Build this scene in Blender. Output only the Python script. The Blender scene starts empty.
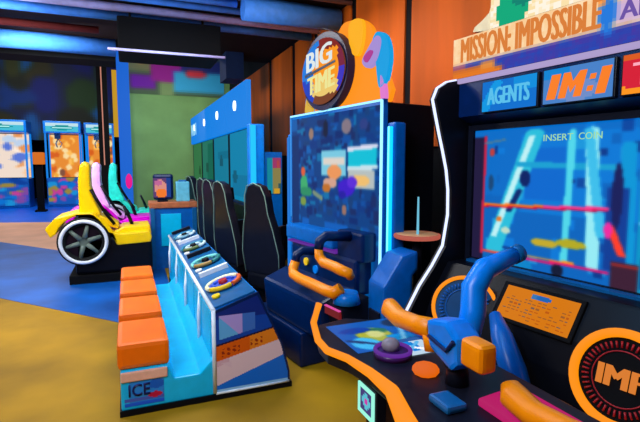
import bpy, bmesh, math, random
import numpy as np
from mathutils import Vector, Matrix
random.seed(7)
SC = bpy.context.scene
COL = SC.collection
PI = math.pi

# ------------------------------------------------------------------ materials
def lin(v):
    v = v / 255.0
    return v / 12.92 if v <= .04045 else ((v + .055) / 1.055) ** 2.4
def C(r, g, b): return (lin(r), lin(g), lin(b), 1.0)

def mat(name, rgb, rough=.45, metal=0.0, emit=0.0, noise=.12, scale=14.0, coat=0.0):
    m = bpy.data.materials.new(name); m.use_nodes = True
    nt = m.node_tree; b = nt.nodes['Principled BSDF']
    b.inputs['Roughness'].default_value = rough
    b.inputs['Metallic'].default_value = metal
    b.inputs['Coat Weight'].default_value = coat
    b.inputs['Specular IOR Level'].default_value = 0.0 if emit else .12 if max(rgb) < 60 else .3
    col = C(*rgb)
    if emit:
        b.inputs['Base Color'].default_value = (.02, .02, .02, 1)
        b.inputs['Emission Color'].default_value = col
        b.inputs['Emission Strength'].default_value = emit
        return m
    tc = nt.nodes.new('ShaderNodeTexCoord')
    n = nt.nodes.new('ShaderNodeTexNoise'); n.inputs['Scale'].default_value = scale; n.inputs['Detail'].default_value = 4
    nt.links.new(tc.outputs['Object'], n.inputs['Vector'])
    r = nt.nodes.new('ShaderNodeValToRGB')
    r.color_ramp.elements[0].position = .3; r.color_ramp.elements[1].position = .7
    r.color_ramp.elements[0].color = tuple(c * (1 - noise) for c in col[:3]) + (1,)
    r.color_ramp.elements[1].color = tuple(min(1, c * (1 + noise)) for c in col[:3]) + (1,)
    nt.links.new(n.outputs['Fac'], r.inputs['Fac'])
    nt.links.new(r.outputs['Color'], b.inputs['Base Color'])
    return m

def picmat(name, emit=0.0, rough=.35):
    m = bpy.data.materials.new(name); m.use_nodes = True
    nt = m.node_tree; b = nt.nodes['Principled BSDF']
    a = nt.nodes.new('ShaderNodeVertexColor'); a.layer_name = 'Col'
    b.inputs['Roughness'].default_value = rough
    b.inputs['Specular IOR Level'].default_value = 0.0 if emit else .3
    if emit:
        b.inputs['Base Color'].default_value = (.01, .01, .01, 1)
        nt.links.new(a.outputs['Color'], b.inputs['Emission Color'])
        b.inputs['Emission Strength'].default_value = emit
    else:
        nt.links.new(a.outputs['Color'], b.inputs['Base Color'])
    return m

M = dict(
    black=mat('black_laminate', (12, 13, 20), .35),
    dark=mat('dark_plastic', (20, 22, 34), .3),
    matt=mat('matt_black', (8, 8, 11), .8),
    navy=mat('navy_panel', (0, 30, 78), .3),
    blue=mat('blue_panel', (0, 92, 178), .3),
    bright=mat('bright_blue_plastic', (0, 124, 226), .3),
    steel=mat('steel_blue', (16, 98, 160), .3, .2),
    cyan=mat('cyan_laminate', (0, 190, 240), .3, noise=.06),
    white=mat('white_plastic', (225, 232, 240), .35),
    orange=mat('orange_plastic', (255, 140, 0), .35, noise=.06),
    seatorange=mat('orange_vinyl', (246, 108, 0), .45, noise=.1, scale=6),
    yellow=mat('yellow_paint', (255, 206, 0), .3, noise=.04),
    magenta=mat('magenta_paint', (226, 0, 214), .3, noise=.06),
    lilac=mat('lilac_vinyl', (240, 180, 245), .4),
    mint=mat('mint_vinyl', (40, 236, 214), .4),
    tyre=mat('tyre_rubber', (24, 26, 28), .7),
    chrome=mat('chrome_rim', (200, 215, 220), .25, .6),
    wood=mat('counter_wood', (176, 100, 62), .5, noise=.2),
    red=mat('red_plastic', (170, 26, 36), .4),
    purple=mat('purple_plastic', (54, 20, 84), .35),
    grey=mat('grey_plastic', (130, 120, 130), .4),
    green=mat('green_painted_wall', (98, 138, 84), .7, scale=1.2, noise=.2),
    wainscot=mat('black_wall_paint', (10, 11, 16), .7),
    ceil=mat('dark_ceiling', (34, 20, 20), .9),
    beam=mat('black_beam', (6, 6, 8), .8),
    duct=mat('blue_lit_duct', (70, 140, 235), .45),  # blue light falling on the ducts is put into their colour
    paleduct=mat('pale_conduit', (190, 185, 245), .45),
    redduct=mat('red_pipe', (120, 40, 34), .6),
    neonw=mat('white_neon', (205, 215, 255), emit=1.5),
    neonb=mat('blue_neon', (0, 190, 255), emit=1.5),
    neonc=mat('ice_neon', (150, 225, 255), emit=1.5),
    bulb=mat('lamp_glow', (240, 250, 255), emit=2.0),
    oglow=mat('orange_glow', (255, 146, 8), emit=1.0),
    bglow=mat('blue_backlit', (0, 130, 232), emit=.95),
    tglow=mat('teal_backlit', (0, 128, 160), emit=.8),
    ogtext=mat('orange_letters', (228, 128, 40), emit=.9),
    whtext=mat('white_letters', (235, 240, 245), .5),
    navytext=mat('navy_letters', (14, 24, 96), .5),
    wglow=mat('white_letter_glow', (225, 235, 235), emit=.95),
    pic=picmat('printed_graphic'), screen=picmat('screen_picture', 1.0), sign=picmat('backlit_print', 1.0), soft=picmat('wall_painting', 0, .7),
)

# ------------------------------------------------------------------ mesh builder
class MB:
    def __init__(s): s.bm = bmesh.new()
    def box(s, x0, y0, z0, x1, y1, z1, bev=0.0, rz=0.0, seg=2):
        r = bmesh.ops.create_cube(s.bm, size=1.0); vs = r['verts']
        c = Vector(((x0 + x1) / 2, (y0 + y1) / 2, (z0 + z1) / 2))
        R = Matrix.Rotation(rz, 3, 'Z')
        for v in vs:
            v.co = R @ Vector((v.co.x * (x1 - x0), v.co.y * (y1 - y0), v.co.z * (z1 - z0))) + c
        if bev:
            es = list({e for v in vs for e in v.link_edges})
            bmesh.ops.bevel(s.bm, geom=es, offset=bev, segments=seg, affect='EDGES', profile=.6)
        return s
    def prism(s, pts, off, bev=0.0):
        """closed polygon of 3D points pushed along the vector off"""
        off = Vector(off)
        a = [s.bm.verts.new(p) for p in pts]; b = [s.bm.verts.new(Vector(p) + off) for p in pts]
        n = len(pts); fs = [s.bm.faces.new(a[::-1]), s.bm.faces.new(b)]
        for i in range(n): fs.append(s.bm.faces.new((a[i], a[(i + 1) % n], b[(i + 1) % n], b[i])))
        bmesh.ops.recalc_face_normals(s.bm, faces=fs)
        if bev:
            es = list({e for f in fs for e in f.edges})
            bmesh.ops.bevel(s.bm, geom=es, offset=bev, segments=2, affect='EDGES', profile=.6)
        return s
    def xz(s, pts, y0, y1, bev=0.0): return s.prism([(x, y0, z) for x, z in pts], (0, y1 - y0, 0), bev)
    def xy(s, pts, z0, z1, bev=0.0): return s.prism([(x, y, z0) for x, y in pts], (0, 0, z1 - z0), bev)
    def yz(s, pts, x0, x1, bev=0.0): return s.prism([(x0, y, z) for y, z in pts], (x1 - x0, 0, 0), bev)
    def tube(s, path, r, seg=10, closed=False):
        P = [Vector(p) for p in path]; n = len(P); rings = []
        R = r if isinstance(r, (list, tuple)) else [r] * n
        nv = None
        for i in range(n):
            if closed: t = P[(i + 1) % n] - P[i - 1]
            else: t = P[min(i + 1, n - 1)] - P[max(i - 1, 0)]
            t.normalize()
            if nv is None: nv = t.orthogonal().normalized()
            else:
                nv = (nv - t * nv.dot(t))
                nv = nv.normalized() if nv.length > 1e-6 else t.orthogonal().normalized()
            bn = t.cross(nv)
            rings.append([s.bm.verts.new(P[i] + (nv * math.cos(2 * PI * k / seg) + bn * math.sin(2 * PI * k / seg)) * R[i]) for k in range(seg)])
        m = n if closed else n - 1
        fs = []
        for i in range(m):
            A, B = rings[i], rings[(i + 1) % n]
            for k in range(seg): fs.append(s.bm.faces.new((A[k], A[(k + 1) % seg], B[(k + 1) % seg], B[k])))
        if not closed: fs += [s.bm.faces.new(rings[0][::-1]), s.bm.faces.new(rings[-1])]
        bmesh.ops.recalc_face_normals(s.bm, faces=fs)
        for f in fs: f.smooth = len(f.verts) == 4
        return s
    def cyl(s, p0, p1, r, seg=20, r1=None): return s.tube([p0, p1], [r, r if r1 is None else r1], seg)
    def ring(s, c, n, R, r, seg=36, rs=8, a0=0, a1=2 * PI):
        n = Vector(n).normalized(); u = Vector((0, 0, 1)); u = (u - n * u.dot(n))
        u = u.normalized() if u.length > .05 else Vector((1, 0, 0)); w = n.cross(u); c = Vector(c)
        full = abs(a1 - a0 - 2 * PI) < 1e-4
        k = seg if full else seg + 1
        path = [c + (u * math.cos(a0 + (a1 - a0) * i / seg) + w * math.sin(a0 + (a1 - a0) * i / seg)) * R for i in range(k)]
        return s.tube(path, r, rs, closed=full)
    def ball(s, c, r, sc=(1, 1, 1)):
        q = bmesh.ops.create_icosphere(s.bm, subdivisions=2, radius=r)
        for v in q['verts']: v.co = Vector((v.co.x * sc[0], v.co.y * sc[1], v.co.z * sc[2])) + Vector(c)
        for f in s.bm.faces:
            if len(f.verts) == 3: f.smooth = True
        return s
    def blob(s, pts, x0, x1, n=28, smooth=True):
        """rounded outline in the YZ plane (Catmull-Rom through pts), x0..x1 thick"""
        out = []; m = len(pts)
        for i in range(m):
            p0, p1, p2, p3 = pts[i - 1], pts[i], pts[(i + 1) % m], pts[(i + 2) % m]
            for k in range(4):
                t = k / 4.0
                out.append(tuple(.5 * (2 * p1[j] + (p2[j] - p0[j]) * t + (2 * p0[j] - 5 * p1[j] + 4 * p2[j] - p3[j]) * t * t + (3 * p1[j] - p0[j] - 3 * p2[j] + p3[j]) * t ** 3) for j in (0, 1)))
        return s.yz(out, x0, x1)
    def build(s, name, m, parent=None):
        me = bpy.data.meshes.new(name); s.bm.to_mesh(me); s.bm.free()
        o = bpy.data.objects.new(name, me); COL.objects.link(o)
        me.materials.append(m)
        if parent: o.parent = parent
        return o

def picture(name, o, u, v, nx, ny, base, shapes, m, parent=None, thick=.006, soft=0):
    """a flat printed or lit picture: fine grid from corner o along u (rightwards) and v (upwards)"""
    o, u, v = Vector(o), Vector(u), Vector(v); n = u.cross(v).normalized()
    bm = bmesh.new()
    g = [[bm.verts.new(o + u * (i / nx) + v * (j / ny)) for i in range(nx + 1)] for j in range(ny + 1)]
    lay = bm.loops.layers.float_color.new('Col')
    px = np.zeros((ny, nx, 3))
    aa, bb = np.meshgrid((np.arange(nx) + .5) / nx, (np.arange(ny) + .5) / ny)
    if callable(base):
        for j in range(ny):
            for i in range(nx): px[j, i] = base((i + .5) / nx, (j + .5) / ny)
    else: px[:] = base
    for sh in shapes:
        k = sh[0]
        if k == 'r': w = (aa >= sh[1]) & (aa <= sh[3]) & (bb >= sh[2]) & (bb <= sh[4])
        elif k == 'e': w = ((aa - sh[1]) / sh[3]) ** 2 + ((bb - sh[2]) / sh[4]) ** 2 <= 1
        elif k == 'p':                                  # filled polygon
            w = np.zeros(aa.shape, bool); P = sh[1]
            for q in range(len(P)):
                (x0, y0), (x1, y1) = P[q], P[q - 1]
                if y0 != y1: w ^= ((y0 > bb) != (y1 > bb)) & (aa < (x1 - x0) * (bb - y0) / (y1 - y0) + x0)
        else:
            dx, dy = sh[3] - sh[1], sh[4] - sh[2]
            t = np.clip(((aa - sh[1]) * dx + (bb - sh[2]) * dy) / (dx * dx + dy * dy), 0, 1)
            w = np.hypot(aa - sh[1] - t * dx, bb - sh[2] - t * dy) <= sh[5]
        px[w] = sh[-1]
    for k in range(soft):
        q = np.pad(px, ((1, 1), (1, 1), (0, 0)), 'edge')
        px = (q[1:-1, 1:-1] * 2 + q[:-2, 1:-1] + q[2:, 1:-1] + q[1:-1, :-2] + q[1:-1, 2:]) / 6
    for j in range(ny):
        for i in range(nx):
            f = bm.faces.new((g[j][i], g[j][i + 1], g[j + 1][i + 1], g[j + 1][i]))
            cc = C(*px[j, i])
            for l in f.loops: l[lay] = cc
    # the sheet's back and edges
    w = [g[0][0], g[0][nx], g[ny][nx], g[ny][0]]
    bk = [bm.verts.new(q.co - n * thick) for q in w]
    f = bm.faces.new(bk[::-1])
    for l in f.loops: l[lay] = (.01, .01, .01, 1)
    me = bpy.data.meshes.new(name); bm.to_mesh(me); bm.free()
    ob = bpy.data.objects.new(name, me); COL.objects.link(ob); me.materials.append(m)
    if parent: ob.parent = parent
    return ob

def text(body, o, u, v, w, h, m, parent, bold=.02, depth=.004, name='lettering', fat=0.0):
    """letters filling w by h, lower left corner at o, along unit u and v"""
    cu = bpy.data.curves.new('lettering', 'FONT'); cu.body = body; cu.offset = bold; cu.resolution_u = 3
    t = bpy.data.objects.new('lettering', cu); COL.objects.link(t)
    dg = bpy.context.evaluated_depsgraph_get(); dg.update()
    me = bpy.data.meshes.new_from_object(t.evaluated_get(dg))
    bpy.data.objects.remove(t); bpy.data.curves.remove(cu)
    xs = [q.co.x for q in me.vertices]; ys = [q.co.y for q in me.vertices]
    x0, x1, y0, y1 = min(xs), max(xs), min(ys), max(ys)
    u, v, o = Vector(u).normalized(), Vector(v).normalized(), Vector(o); n = u.cross(v)
    bm = bmesh.new(); bm.from_mesh(me)
    for q in bm.verts:
        q.co = o + u * ((q.co.x - x0) / (x1 - x0) * w) + v * ((q.co.y - y0) / (y1 - y0) * h)
    r = bmesh.ops.extrude_face_region(bm, geom=list(bm.faces))
    for e in r['geom']:
        if isinstance(e, bmesh.types.BMVert): e.co += n * depth
    bmesh.ops.recalc_face_normals(bm, faces=list(bm.faces))
    if fat:
        r = bmesh.ops.duplicate(bm, geom=list(bm.verts) + list(bm.edges) + list(bm.faces))
        for e in r['geom']:
            if isinstance(e, bmesh.types.BMVert): e.co += u * fat + n * .0008
    bm.to_mesh(me); bm.free()
    me.name = name
    ob = bpy.data.objects.new(name, me); COL.objects.link(ob)
    me.materials.clear(); me.materials.append(m)
    if parent: ob.parent = parent
    return ob

# ------------------------------------------------------------------ naming
def thing(name, label, cat, group=None):
    o = bpy.data.objects.new(name, None); COL.objects.link(o); o.empty_display_size = .1
    o['label'] = label; o['category'] = cat
    if group: o['group'] = group
    return o
def tag(o, label, cat, group=None):
    o['label'] = label; o['category'] = cat
    if group: o['group'] = group
    return o
def struct(o):
    o['kind'] = 'structure'; return o
def kids(o): return [c for c in o.children]
def rebase(root):
    """move the thing's origin from the world origin to the middle of its foot"""
    lo = Vector((1e9,) * 3); hi = -lo
    st = kids(root); al = []
    while st:
        q = st.pop(); al.append(q); st += kids(q)
    for q in al:
        for p in q.data.vertices:
            for k in range(3): lo[k] = min(lo[k], p.co[k]); hi[k] = max(hi[k], p.co[k])
    b = Vector(((lo.x + hi.x) / 2, (lo.y + hi.y) / 2, lo.z))
    for me in {q.data for q in al}: me.transform(Matrix.Translation(-b))
    root.location = b
    return root
def turn(root, pivot, ang):
    p = Vector(pivot); R = Matrix.Rotation(ang, 3, 'Z')
    root.location = p + R @ (root.location - p); root.rotation_euler.z = ang
def dup(root, loc=None, rz=None, label=None):
    r = root.copy(); COL.objects.link(r)
    if loc is not None: r.location = loc
    if rz is not None: r.rotation_euler.z = rz
    if label: r['label'] = label
    for ch in kids(root):
        c = ch.copy(); COL.objects.link(c); c.parent = r
        for g in kids(ch):
            d = g.copy(); COL.objects.link(d); d.parent = c
    return r
def recolour(root, old, new):
    for ch in kids(root):
        if ch.data.materials[0] == old:
            ch.data = ch.data.copy(); ch.data.materials[0] = new

# ================================================================== THE SETTING
# floor: ochre carpet, blue light painted as a patch, tan lane and a blue strip in front of the prize machines
def floor_material():
    m = mat('hall_carpet', (164, 122, 0), .7, noise=.35, scale=1.1)
    return m
MF = floor_material()
A = lambda s: (-.17 + 1.31 * s, 5.13 - 1.47 * s)
b = MB(); b.box(-9, -2.5, -.1, 3.0, 26, 0); struct(b.build('floor', MF))
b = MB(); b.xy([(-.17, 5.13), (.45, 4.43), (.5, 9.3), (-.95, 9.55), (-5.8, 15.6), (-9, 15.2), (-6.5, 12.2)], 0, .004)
tl = struct(b.build('floor_light_patch', mat('blue_floor_light', (0, 84, 168), .5, noise=.3, scale=1.5)))  # blue light reflected on the floor, put into a coloured sheet
b = MB(); b.xy([(-.95, 9.55), (.5, 9.3), (.5, 14.2), (-9, 17.2), (-9, 15.2), (-5.8, 15.6)], 0, .003)
struct(b.build('floor_walkway', mat('tan_walkway', (220, 160, 124), .5, noise=.12, scale=1.5)))
b = MB(); b.xy([(.5, 14.2), (-9, 17.2), (-9, 26), (.5, 26)], 0, .0035)
struct(b.build('floor_strip', mat('blue_carpet', (0, 92, 215), .4, noise=.12, scale=1.5)))

# right wall: orange timber panels with dark joints above a black dado
def wood_material():
    m = mat('orange_timber', (204, 90, 0), .7, noise=.3, scale=1.4)
    nt = m.node_tree
    mp = nt.nodes.new('ShaderNodeMapping'); mp.inputs['Scale'].default_value = (1.5, 1.5, .25)
    tc = [n for n in nt.nodes if n.type == 'TEX_COORD'][0]; n = [n for n in nt.nodes if n.type == 'TEX_NOISE'][0]
    nt.links.new(tc.outputs['Object'], mp.inputs['Vector']); nt.links.new(mp.outputs['Vector'], n.inputs['Vector'])
    return m
WX = 2.6
b = MB(); b.box(WX + .06, -2.5, 0, WX + .2, 26, 6.5); struct(b.build('wall_right', M['wainscot']))
b = MB()
gaps = [-2.5, 1.2, 4.15, 5.38, 6.64, 7.65, 9.03, 11.5, 13.0]
for i in range(len(gaps) - 1):
    e0, e1 = .03 + .008 * max(0, gaps[i]), .03 + .008 * max(0, gaps[i + 1])
    b.box(WX + .04, gaps[i] + e0, 1.77, WX + .065, gaps[i + 1] - e1, 3.6, .004)
struct(b.build('wall_right_panelling', wood_material()))
b = MB(); b.box(-9, 26, 0, 2.8, 26.2, 6.5); struct(b.build('wall_far', M['wainscot']))
b = MB(); b.box(-9.2, -2.5, 0, -9, 26.2, 6.5); struct(b.build('wall_left', M['wainscot']))
b = MB(); b.box(-.12, 13.0, 0, WX + .06, 13.2, 6.4); struct(b.build('wall_back', M['green']))
b = MB(); b.box(-9.2, -2.5, 3.62, 2.8, 9.3, 3.75); struct(b.build('ceiling', M['ceil']))
b = MB(); b.box(-9.2, 9.3, 6.5, 2.8, 26.2, 6.6); b.box(-9.2, 9.2, 3.75, 2.8, 9.3, 6.6); struct(b.build('ceiling_hall', M['ceil']))
b = MB(); b.box(-9, 8.75, 3.32, -.12, 9.3, 3.62); struct(b.build('trim_1', M['beam']))
b = MB(); b.box(1.7, 8.6, 3.15, 2.02, 9.2, 3.62); struct(b.build('trim_2', mat('blue_bulkhead', (8, 36, 76), .6)))
# far mural wall on the left
mp = []
for i in range(60):
    u, v = random.random(), random.random()
    mp.append(('e', u, v, random.uniform(.03, .1), random.uniform(.05, .22), random.choice([(24, 52, 16), (50, 54, 14), (0, 44, 110), (8, 20, 96), (0, 76, 140), (20, 24, 10), (44, 40, 8)])))
o = picture('wall_far_mural', (-8.8, 22.0, 2.6), (8.6, 0, 0), (0, 0, 3.8), 90, 42, (10, 22, 60), mp, M['soft'], thick=.05, soft=3); struct(o)
# painted band on the back wall above the desk
o = picture('wall_back_mural', (-.1, 12.98, 3.4), (2.6, 0, 0), (0, 0, 1.15), 52, 24, (60, 84, 60),
    [('r', 0, .5, .33, 1, (104, 106, 74)), ('e', .2, .8, .06, .14, (200, 110, 60)), ('r', .1, .12, .32, .42, (98, 0, 150)), ('r', .28, .3, .62, .85, (132, 0, 130)),
     ('r', .5, .1, 1, .55, (40, 150, 205)), ('r', .58, .55, 1, .85, (14, 30, 110)), ('e', .72, .5, .1, .1, (190, 40, 60)), ('r', .36, 0, .5, .3, (104, 130, 84))], M['soft'], thick=.03, soft=2); struct(o)

# ------------------------------------------------------------------ overhead services
def tubething(name, label, path, r, m, seg=12):
    return tag(MB().tube(path, r, seg).build(name, m), label, 'pipe')
tubething('ceiling_duct', 'thick blue air duct under the ceiling beside the black beam', [(-8.9, 8.4, 3.483), (-.1, 8.5, 3.483)], .135, M['duct'])
tubething('ceiling_conduit', 'pale lilac conduit along the lower edge of the black ceiling box', [(-.16, 6.12, 2.945), (1.2, 6.12, 2.955)], .016, M['paleduct'])
tubething('ceiling_conduit', 'blue ceiling pipe farthest from the camera, running just above the black box', [(-8.5, 6.75, 3.5), (2.6, 6.75, 3.5)], .06, M['duct'])
tubething('ceiling_conduit', 'lilac ceiling pipe second from the black box', [(-8.5, 6.45, 3.52), (2.6, 6.45, 3.52)], .05, M['paleduct'])
tubething('ceiling_conduit', 'short broad bright blue ceiling duct ending at the orange wall', [(1.35, 5.75, 3.47), (2.6, 5.75, 3.47)], .14, M['duct'])
tubething('ceiling_conduit', 'thin lilac ceiling pipe at the very top edge of the picture', [(-8.5, 5.62, 3.55), (1.3, 5.62, 3.55)], .035, M['paleduct'])
tubething('ceiling_conduit', 'thin deep blue ceiling pipe just under the topmost lilac pipe', [(-8.5, 5.85, 3.54), (1.3, 5.85, 3.54)], .045, M['duct'])
tubething('ceiling_conduit', 'slate grey ceiling pipe passing above the broad bright blue duct end', [(-8.5, 5.35, 3.56), (2.6, 5.35, 3.56)], .03, M['grey'])
tubething('ceiling_conduit', 'thin dark red pipe hung above the blue air duct at the left', [(-8.5, 7.6, 3.5), (-.3, 7.55, 3.5)], .05, M['redduct'])
tubething('ceiling_conduit', 'slim blue ceiling pipe right in front of the second lilac pipe', [(-8.5, 6.15, 3.55), (2.6, 6.15, 3.55)], .04, M['duct'])
b = MB(); b.box(-.05, 6.2, 2.97, 1.17, 7.0, 3.36, .02); o = b.build('air_conditioner', M['beam'])
tag(o, 'long black box unit hanging under the ceiling pipes above the desk', 'air unit')
for x in (.1, 1.0): MB().cyl((x, 6.6, 3.36), (x, 6.6, 3.62), .015, 8).build('hanger', M['beam'], o)

t = thing('column', 'slim black column with a pink light strip beside the prize machines', 'column')
MB().box(-.58, 12.0, 0, -.36, 12.25, 6.5).build('shaft', M['matt'], t)
MB().box(-.49, 11.975, 1.6, -.465, 12.0, 3.9).build('light_strip', mat('pink_strip', (214, 140, 120), emit=.8), t)
rebase(t)
t = thing('light_column', 'glowing blue column with a yellow edge at the end of the green wall', 'column')
MB().box(-.16, 12.7, 0, .12, 12.96, 6.4).build('glowing_face', mat('blue_column', (0, 106, 228), emit=.8), t)
MB().box(-.27, 12.72, 2.3, -.165, 12.96, 3.9).build('yellow_edge', mat('yellow_edge', (212, 160, 20), emit=.8), t)
rebase(t)
t = thing('wall_lamp', 'small magenta glowing lamp on the blue column', 'lamp')
MB().ball((.03, 12.62, 1.2), .1, (.8, .6, 1.9)).build('shade', mat('magenta_glow', (230, 0, 140), emit=1.0), t)
MB().box(-.03, 12.62, 1.1, .09, 12.705, 1.3).build('bracket', M['dark'], t)
rebase(t)

# ================================================================== SHOOTING CABINET (right foreground)
L = (0, -1, 0); UP = (0, 0, 1)
sc = thing('shooting_game_cabinet', 'huge dark shooting game cabinet with orange lettered marquee and blue screen at the right', 'arcade cabinet')
edge = [(1.95, 2.13), (1.86, 2.11), (1.79, 2.07), (1.757, 2.0), (1.78, 1.92), (1.815, 1.8), (1.85, 1.69), (1.885, 1.57), (1.905, 1.44), (1.908, 1.28), (1.87, 1.08), (1.78, .955), (1.68, .84), (1.56, .66)]
for y0, y1 in ((2.46, 2.52), (.6, .66)):
    sp = MB().xz([(2.5, 2.13)] + edge + [(1.52, .3), (1.52, 0), (2.5, 0)], y0, y1).build('side_panel', M['black'], sc)
    MB().tube([(x, (y0 + y1) / 2, z) for x, z in edge], .011, 8).build('neon_edge', M['neonw'], sp)
MB().box(2.14, .66, 0, 2.5, 2.46, 2.13).build('body', M['black'], sc)
MB().xz([(1.95, 2.13), (1.95, 1.9), (2.12, 1.835), (2.14, 2.13)], .66, 2.46).build('header', M['navy'], sc)
mq = MB().box(1.955, .6, 2.135, 2.3, 2.52, 2.39, .01).build('marquee', M['purple'], sc)
cream = (250, 204, 148)
def mbase(u, v):
    if v > .36: return cream if random.random() > .25 else (255, 226, 184)
    if u < .12 and v < .2: return (214, 110, 30)
    return random.choice([(40, 60, 170), (70, 50, 160), (30, 70, 180)]) if u > .05 else (150, 80, 120)
picture('marquee_face', (1.95, 2.52, 2.14), (0, -1.9, 0), (0, 0, .245), 110, 18, mbase,
    [('r', .0, .02, .2, .13, (230, 120, 20)), ('r', .12, .13, .17, .3, (226, 140, 60)), ('l', 0, .34, 1, .34, .02, (120, 60, 130)), ('e', .505, .62, .02, .42, (30, 120, 220)), ('e', .49, .9, .012, .12, (255, 150, 60)), ('r', .53, .4, 1, .75, (206, 176, 214)), ('l', 0, .99, 1, .99, .015, (90, 40, 50))], M['sign'], mq, soft=1)
text('MISSION: IMPOSSIBLE', (1.945, 2.45, 2.232), L, UP, .86, .142, M['ogtext'], mq, .0, fat=.009)
text('ARCADE', (1.945, 1.5, 2.245), L, UP, .42, .08, mat('violet_letters', (110, 80, 170), emit=.9), mq, .0, fat=.006)
MB().box(1.93, .6, 2.105, 1.965, 2.47, 2.135, .006).build('neon_edge', mat('lilac_trim', (196, 176, 230), emit=.75), sc)
random.seed(3)
tp = MB().blob([(2.3, 2.4), (2.29, 2.5), (2.2, 2.62), (1.9, 2.72), (1.4, 2.76), (.9, 2.72), (.7, 2.55), (.72, 2.4)], 2.0, 2.06).build('topper', mat('cream_board', (250, 214, 160), .4), sc)
picture('topper_art', (1.99, 2.27, 2.4), (0, -1.5, 0), (0, 0, .3), 70, 18, lambda u, v: random.choice([(255, 236, 200), (250, 225, 170), (255, 245, 225)]),
    [('e', .1, .25, .07, .34, (0, 168, 120)), ('e', .15, .6, .06, .35, (0, 130, 110)), ('e', .28, .45, .02, .14, (190, 214, 40)), ('e', .4, .5, .06, .4, (120, 206, 226)), ('r', .46, .0, .6, .16, (0, 170, 235)), ('e', .56, .5, .05, .3, (232, 190, 120)), ('e', .7, .5, .07, .4, (40, 150, 220))], M['sign'], tp)
# three lit name strips on the header
def strip(y0, y1, base, shapes, body, tm, tw=.8):
    o = MB().box(1.925, y1, 1.905, 1.955, y0, 2.085, .004).build('name_plate', M['dark'], sc)
    picture('plate_face', (1.922, y0 - .01, 1.91), (0, y1 - y0 + .02, 0), (0, 0, .17), 30, 14, base, shapes, M['sign'], o)
    if not body: return o
    w = (y0 - y1) * tw; g = ((y0 - y1) - w) / 2
    text(body, (1.917, y0 - g, 1.945), L, UP, w, .095, tm, o, .0, fat=.008)
strip(2.26, 1.88, (0, 110, 205), [('l', .05, .1, .3, .9, .1, (0, 150, 226)), ('r', .6, .6, 1, 1, (0, 140, 220))], 'AGENTS', mat('pale_blue_letters', (90, 200, 245), emit=.9), .72)
o = strip(1.86, 1.49, (70, 128, 200), [('r', 0, .7, .4, 1, (0, 130, 210)), ('e', .5, .3, .3, .3, (110, 140, 200))], None, None)
m4 = mat('orange_plate_letters', (250, 124, 6), emit=1.0)
def block(name, pts):      # heavy slanted block letters: y from the plate's left, z up
    MB().prism([(1.915, 1.85 - .36 * (p + .08 * q), 1.93 + .12 * q) for p, q in pts], (.006, 0, 0)).build(name, m4, o)
block('lettering', [(.06, 0), (.19, 0), (.19, 1), (.06, 1)])
block('lettering', [(.24, 0), (.34, 0), (.34, .55), (.4, .2), (.46, .55), (.46, 0), (.56, 0), (.56, 1), (.47, 1), (.4, .6), (.33, 1), (.24, 1)])
block('lettering', [(.63, .15), (.7, .15), (.7, .35), (.63, .35)])
block('lettering', [(.63, .6), (.7, .6), (.7, .8), (.63, .8)])
block('lettering', [(.76, 0), (.88, 0), (.88, 1), (.76, 1)])
strip(1.47, 1.02, (214, 24, 50), [('l', 0, .1, 1, .05, .08, (255, 150, 20)), ('l', 0, .95, 1, .95, .1, (220, 90, 20)), ('r', .35, .2, 1, .8, (200, 40, 80))], 'TEAM', mat('pink_letters', (255, 170, 190), emit=1.0), .75)
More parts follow.
